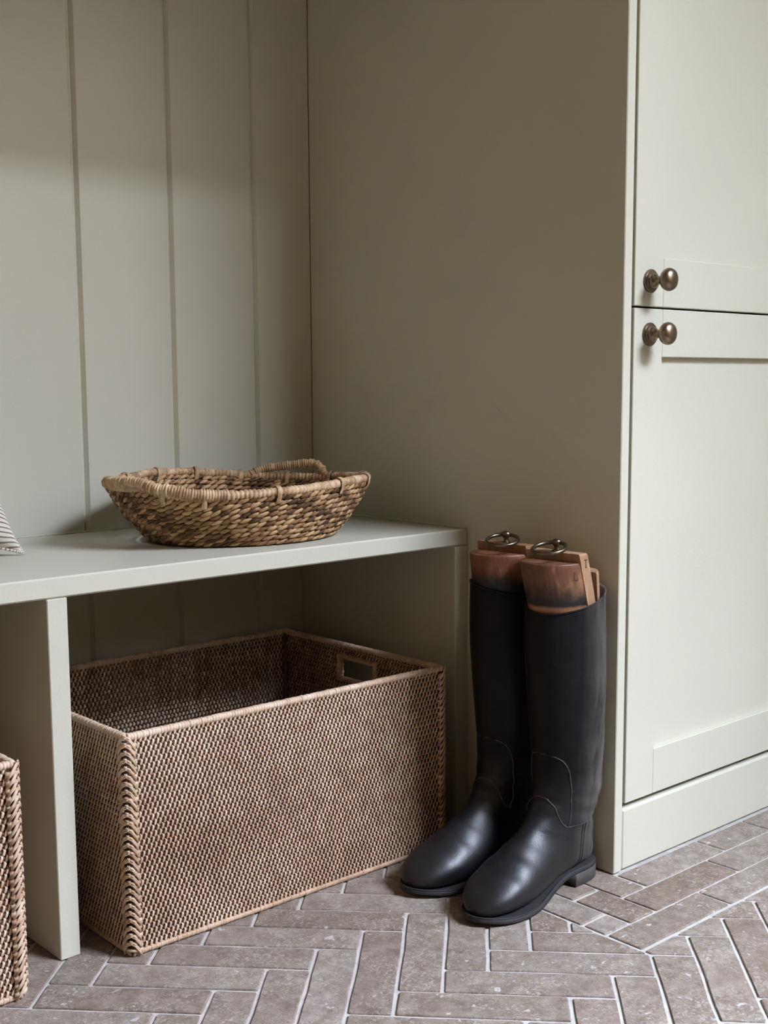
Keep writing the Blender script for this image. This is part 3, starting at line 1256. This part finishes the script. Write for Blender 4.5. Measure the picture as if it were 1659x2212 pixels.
def make_upper(mirror, rim):
    S = boot_sections(0, 0)
    SEG, SUB = 44, 4
    V, F = [], []
    rows = 0
    nS = len(S)
    tmax = nS - 1
    steps = tmax * SUB
    for i in range(steps + 1):
        t = i / SUB
        fx, fz, bx, bz, w, sq = catmull(S, t)
        shaft = max(0.0, 1 - t / 9.0)
        for k in range(SEG):
            ph = 2 * math.pi * k / SEG
            c, s = math.cos(ph), math.sin(ph)
            u = (1 - c) / 2                      # 0 front/top .. 1 back/bottom
            x, z = lerp(fx, bx, u), lerp(fz, bz, u)
            p = 1.0 if u < 0.5 else lerp(1.0, 0.42, sq)
            p = lerp(p, 0.85, 0.25 if sq == 0 else 0)
            y = w * math.copysign(abs(s) ** p, s)
            if sq > 0.3 and u < 0.5:
                y *= lerp(1.0, 0.93, sq * (1 - 2 * u))
            # tilt of the top edge, fading down the shaft
            if t < 4:
                fade = (1 - t / 4) ** 1.3
                z += fade * (rim[0] + rim[1] * (x - 0.049) + rim[2] * y)
            # soft creases at the ankle and over the vamp
            if 6 < t < 13:
                e = math.sin((t - 6) / 7 * math.pi)
                y += 0.0010 * e * math.sin(t * 3.4 + 2.0 * s) * s
                x += 0.0013 * e * math.sin(t * 3.1 + 1.3 * s + 0.6)
            if 15 < t < 20.5:
                e = math.sin((t - 15) / 5.5 * math.pi) * max(0, c) ** 0.5
                z += 0.0011 * e * math.sin(t * 3.3 + 1.1 * s)
            y += swing(x) * (1 if sq > 0 else 0.4)
            V.append((x, y * mirror, z))
        rows += 1
    for i in range(rows - 1):
        for k in range(SEG):
            l = (k + 1) % SEG
            F.append([i * SEG + k, i * SEG + l, (i + 1) * SEG + l, (i + 1) * SEG + k])
    F.append([(rows - 1) * SEG + k for k in range(SEG)])
    # rolled top edge and lining
    def ring(scale, dz, src=0):
        base = len(V)
        cx = 0.049
        for k in range(SEG):
            x, y, z = V[src * SEG + k]
            V.append((cx + (x - cx) * scale, y * scale, z + dz))
        return base
    r1 = ring(0.985, 0.0012)
    r2 = ring(0.955, 0.0004)
    r3 = ring(0.945, -0.05)
    r4 = ring(0.30, -0.052)
    prev = 0
    for b in (r1, r2, r3, r4):
        for k in range(SEG):
            l = (k + 1) % SEG
            F.append([prev + l, prev + k, b + k, b + l])
        prev = b
    F.append([r4 + k for k in range(SEG)])
    return V, F


def half_w(x):
    return curve([(-0.004, 0.0), (-0.0028, 0.0105), (0.002, 0.0195), (0.012, 0.0265), (0.03, 0.0302), (0.055, 0.0300), (0.08, 0.0302), (0.11, 0.0345), (0.145, 0.0405),
                  (0.172, 0.0424), (0.195, 0.0408), (0.214, 0.0350), (0.229, 0.0255), (0.2390, 0.0150), (0.2438, 0.0068), (0.2450, 0.0)], x)


def slab(x0, x1, zb, zt, n=60, grow=0.0, mirror=1, taper=0.0):
    V, F = [], []
    xs = [lerp(x0, x1, 0.5 - 0.5 * math.cos(math.pi * i / n)) for i in range(n + 1)]
    K = 8
    for x in xs:
        w = max(0.0004, half_w(min(max(x, -0.0039), 0.2449)) + grow)
        c = swing(x)
        b, t = zb(x), zt(x)
        for y, z in ((-w * (1 - taper), b), (-w, b + 0.0012), (-w, t - 0.0008), (-w * 0.96, t), (w * 0.96, t), (w, t - 0.0008), (w, b + 0.0012), (w * (1 - taper), b)):
            V.append((x, (y + c) * mirror, z))
    for i in range(n):
        for k in range(K):
            l = (k + 1) % K
            F.append([i * K + k, i * K + l, (i + 1) * K + l, (i + 1) * K + k])
    F.append(list(range(K)))
    F.append([n * K + k for k in range(K)])
    return V, F


def seam_from_side(bvh, pts, side, dense=10):
    out = []
    for i in range((len(pts) - 1) * dense + 1):
        x, z = catmull(pts, i / dense)
        h = bvh.ray_cast(Vector((x, side * 0.12, z)), Vector((0, -side, 0)))
        if h[0] is None:
            h = bvh.find_nearest(Vector((x, side * 0.002, z)))
        out.append(h[0] + h[1].normalized() * 0.0002 if h[1].y * side >= -0.2 else h[0] - h[1].normalized() * 0.0002)
    return out


def make_boot(name, loc, rz, mirror, rim):
    root = empty(name, loc, rz)
    V, F = make_upper(mirror, rim)
    up = fix_normals(mesh_obj('upper', V, F, M_LEATHER, root))
    bvh = BVHTree.FromPolygons([Vector(v) for v in V], F)
    solebot = lambda x: curve([(-0.01, 0.0180), (0.060, 0.0180), (0.085, 0.0150), (0.115, 0.0085), (0.150, 0.0008), (0.185, 0.0004), (0.215, 0.0030), (0.246, 0.0070)], x)
    soletop = lambda x: curve([(-0.01, 0.0250), (0.060, 0.0240), (0.085, 0.0215), (0.115, 0.0160), (0.150, 0.0076), (0.185, 0.0072), (0.215, 0.0093), (0.246, 0.0132)], x)
    V, F = slab(-0.0035, 0.2448, solebot, soletop, 64, 0.0004, mirror)
    sole = fix_normals(mesh_obj('sole', V, F, M_SOLE, root))
    # welt: stitched ledge round the forefoot
    wl = []
    for sgn in (-1, 1):
        seq = [lerp(0.075, 0.2447, i / 40) for i in range(41)]
        for x in (seq if sgn < 0 else seq[::-1]):
            wl.append(Vector((x, ((half_w(x) - 0.0006) * sgn + swing(x)) * mirror, soletop(x) + 0.0004)))
    V, F = tube(wl, 0.0010, 6)
    mesh_obj('welt', V, F, M_SOLE, root)
    V, F = slab(-0.0035, 0.060, lambda x: 0.0, lambda x: 0.0182, 40, 0.0010, mirror, 0.05)
    # hollow the breast of the heel a little
    V = [(x - (0.006 * (1 - min(1, abs(y) / 0.033) ** 2) if x > 0.050 else 0.0), y, z) for x, y, z in V]
    fix_normals(mesh_obj('heel', V, F, M_HEEL, root))
    # seams, drawn in side view and laid on the leather on both sides
    arch = [(0.0800, 0.0895), (0.0765, 0.1030), (0.0748, 0.1230), (0.0752, 0.1460), (0.0780, 0.1640), (0.0835, 0.1760), (0.0895, 0.1815)]
    tongue = [(0.0800, 0.0885), (0.0880, 0.0945), (0.0925, 0.1050), (0.0945, 0.1170), (0.0965, 0.1255)]
    ankle = [(-0.0005, 0.0950), (0.0150, 0.0935), (0.0350, 0.0905), (0.0580, 0.0882), (0.0800, 0.0890)]
    count1 = [(0.0520, 0.0885), (0.0525, 0.0700), (0.0530, 0.0520), (0.0535, 0.0255)]
    count2 = [(0.0465, 0.0890), (0.0470, 0.0700), (0.0475, 0.0520), (0.0480, 0.0255)]
    for side in (-1, 1):
        for pts, r in ((arch, 0.00075), (tongue, 0.00075), (ankle, 0.00095), (count1, 0.0009), (count2, 0.0009)):
            path = seam_from_side(bvh, pts, side)
            if pts in (arch, tongue):
                path.append(bvh.ray_cast(Vector((0.3, 0.0, pts[-1][1] + 0.0022)), Vector((-1, 0, 0)))[0])
            V, F = tube(path, r, 6, False, 1.0, Vector((0, side, 0.3)))
            mesh_obj('seam', V, F, M_SEAM if pts in (arch, tongue) else M_LEATHER, up)
    # top edge binding
    SEG = 44
    vs = [v.co.copy() for v in up.data.vertices][:SEG]
    V, F = tube([v + Vector((0, 0, 0.0006)) for v in vs], 0.0013, 6, True)
    mesh_obj('top_binding', V, F, M_LEATHER, root)
    return root


def cross_poly(a, b, n=48):
    return [(a * math.cos(2 * math.pi * i / n), b * math.sin(2 * math.pi * i / n)) for i in range(n)]


def clip2(poly, lo, hi):
    q = clip(poly, 0, lo, False)
    return clip(q, 0, hi, True) if len(q) > 2 else q


def tree_block(name, parent, mat, lo, hi, ztop, zbot, lean, grow_y=0.0, round_top=0.003, fwd=0.0):
    """piece of the tree between the planes x=lo and x=hi; the section leans forward going up"""
    levels = [(zbot, 0.965, 0), (zbot + 0.03, 0.99, 0), ((zbot + ztop) / 2, 1.0, 0), (ztop - 0.02, 1.0, 0), (ztop - round_top * 1.6, 0.995, 0), (ztop - round_top * 0.5, 0.982, 0), (ztop, 0.958, 1)]
    base = clip2(cross_poly(0.0515, 0.0425 + grow_y), lo, hi)
    n = len(base)
    V, F = [], []
    cx = sum(p[0] for p in base) / n
    for z, k, _ in levels:
        sh = lean * (z - 0.36)
        for x, y in base:
            V.append((cx + (x - cx) * k + sh + fwd, y * k, z))
    for i in range(len(levels) - 1):
        for j in range(n):
            l = (j + 1) % n
            F.append([i * n + j, i * n + l, (i + 1) * n + l, (i + 1) * n + j])
    F.append(list(range(n)))
    F.append([(len(levels) - 1) * n + j for j in range(n)])
    return fix_normals(mesh_obj(name, V, F, mat, parent, smooth=False))


def make_tree(loc, rz, mats, label, ring_rot, letters, mirror, lean):
    root = empty('boot_tree', loc, rz)
    tag(root, label, 'boot tree', 'wooden trees in the riding boots')
    shin = tree_block('shin_block', root, mats[0], 0.0045, 0.08, 0.4365, 0.345, lean)
    wedge = tree_block('wedge', root, mats[1], -0.0160, 0.0040, 0.4480, 0.345, lean, 0.0010, 0.0015)
    calf = tree_block('calf_block', root, mats[1], -0.08, -0.0170, 0.4200, 0.345, lean * 0.3)
    for o in (shin, wedge, calf):
        o.location.z = 0
    # eye screw in the wedge and its pull ring
    ex = -0.006 + lean * 0.088
    V, F = lathe([(0.0062, 0.0), (0.0064, 0.0012), (0.0036, 0.0022), (0.0030, 0.0055), (0.0040, 0.0068), (0.0060, 0.0090), (0.0066, 0.0115), (0.0058, 0.0140), (0.0036, 0.0156), (0.0010, 0.0161)], 20)
    fix_normals(mesh_obj('eye_screw', [(x + ex, y, z + 0.4480) for x, y, z in V], F, M_IRON, root))
    R = 0.0220
    tl = math.radians(13)
    c, s = math.cos(ring_rot), math.sin(ring_rot)
    pts = []
    for i in range(48):
        a = 2 * math.pi * i / 48
        px, py = R + R * math.cos(a), R * math.sin(a) * 0.96        # ring starts at the eye, lies towards +px
        z = 0.4590 - px * math.sin(tl)
        pts.append((ex + px * c - py * s, px * s + py * c, z))
    V, F = tube(pts, 0.0026, 10, True)
    mesh_obj('pull_ring', V, F, M_IRON, root)
    # letters stamped in the near face
    for ch, cx_, cz, hgt, host in letters:
        mb = MB()
        wv = hgt * 0.62
        st = hgt * 0.16
        rects = {'L': [(-wv / 2, -wv / 2 + st, -hgt / 2, hgt / 2), (-wv / 2, wv / 2, -hgt / 2, -hgt / 2 + st), (wv / 2 - st * 0.7, wv / 2, -hgt / 2, -hgt / 2 + hgt * 0.3), (-wv / 2 - st * 0.5, -wv / 2 + st * 1.5, hgt / 2 - st * 0.6, hgt / 2)],
                 'T': [(-st / 2, st / 2, -hgt / 2, hgt / 2), (-wv / 2, wv / 2, hgt / 2 - st * 0.8, hgt / 2), (-st, st, -hgt / 2, -hgt / 2 + st * 0.6)]}[ch]
        host = (shin, wedge)[host]
        me = host.data
        bv = BVHTree.FromPolygons([v.co.copy() for v in me.vertices], [list(p.vertices) for p in me.polygons])
        side = mirror
        for x0, x1, z0, z1 in rects:
            Vq = []
            for x, z in ((x0, z0), (x1, z0), (x1, z1), (x0, z1)):
                # boots point left in the picture: reading direction runs towards the heel
                lx = cx_ - x
                h = bv.ray_cast(Vector((lx, side * 0.2, cz + z)), Vector((0, -side, 0)))
                yv = h[0].y if h[0] is not None else side * 0.043
                Vq.append((lx, yv, cz + z))
            V = [(x, y + side * 0.00025, z) for x, y, z in Vq] + [(x, y - side * 0.001, z) for x, y, z in Vq]
            mb.add(V, [[0, 1, 2, 3], [4, 5, 6, 7], [0, 1, 5, 4], [1, 2, 6, 5], [2, 3, 7, 6], [3, 0, 4, 7]])
        o = mb.build('stamped_letter', M_MARK, host, smooth=False)
        fix_normals(o)
    return root


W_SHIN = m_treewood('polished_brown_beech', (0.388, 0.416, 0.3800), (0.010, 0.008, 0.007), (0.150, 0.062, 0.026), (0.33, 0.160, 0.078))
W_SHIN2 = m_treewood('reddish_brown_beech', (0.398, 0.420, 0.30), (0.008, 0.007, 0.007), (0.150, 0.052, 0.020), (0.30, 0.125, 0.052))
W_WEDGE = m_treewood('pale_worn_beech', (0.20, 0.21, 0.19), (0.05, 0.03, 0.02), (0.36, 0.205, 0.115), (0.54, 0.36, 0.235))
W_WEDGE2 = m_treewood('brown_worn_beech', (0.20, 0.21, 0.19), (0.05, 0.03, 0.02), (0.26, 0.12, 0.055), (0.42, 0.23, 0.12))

# toe direction: world -x, turned a little towards the room
RA, RBt = math.radians(183.0), math.radians(182.0)
AX, AY = -0.0640, -0.6045        # shaft axis of the near boot
BX_, BY_ = -0.0620, -0.5030      # shaft axis of the far boot


def heel_origin(ax, ay, rz):
    return (ax - 0.049 * math.cos(rz), ay - 0.049 * math.sin(rz), 0.0)


bootA = make_boot('riding_boot', heel_origin(AX, AY, RA), RA, 1, (0.0, -0.24, -0.03))
tag(bootA, 'black leather riding boot standing nearest the camera, greyed at the heel', 'boot', 'pair of tall riding boots')
bootB = make_boot('riding_boot', heel_origin(BX_, BY_, RBt), RBt, -1, (0.001, 0.12, 0.16))
tag(bootB, 'black leather riding boot standing behind the other, beside the rattan basket', 'boot', 'pair of tall riding boots')
# a boot points along local +x with local +y towards the camera side after the half turn
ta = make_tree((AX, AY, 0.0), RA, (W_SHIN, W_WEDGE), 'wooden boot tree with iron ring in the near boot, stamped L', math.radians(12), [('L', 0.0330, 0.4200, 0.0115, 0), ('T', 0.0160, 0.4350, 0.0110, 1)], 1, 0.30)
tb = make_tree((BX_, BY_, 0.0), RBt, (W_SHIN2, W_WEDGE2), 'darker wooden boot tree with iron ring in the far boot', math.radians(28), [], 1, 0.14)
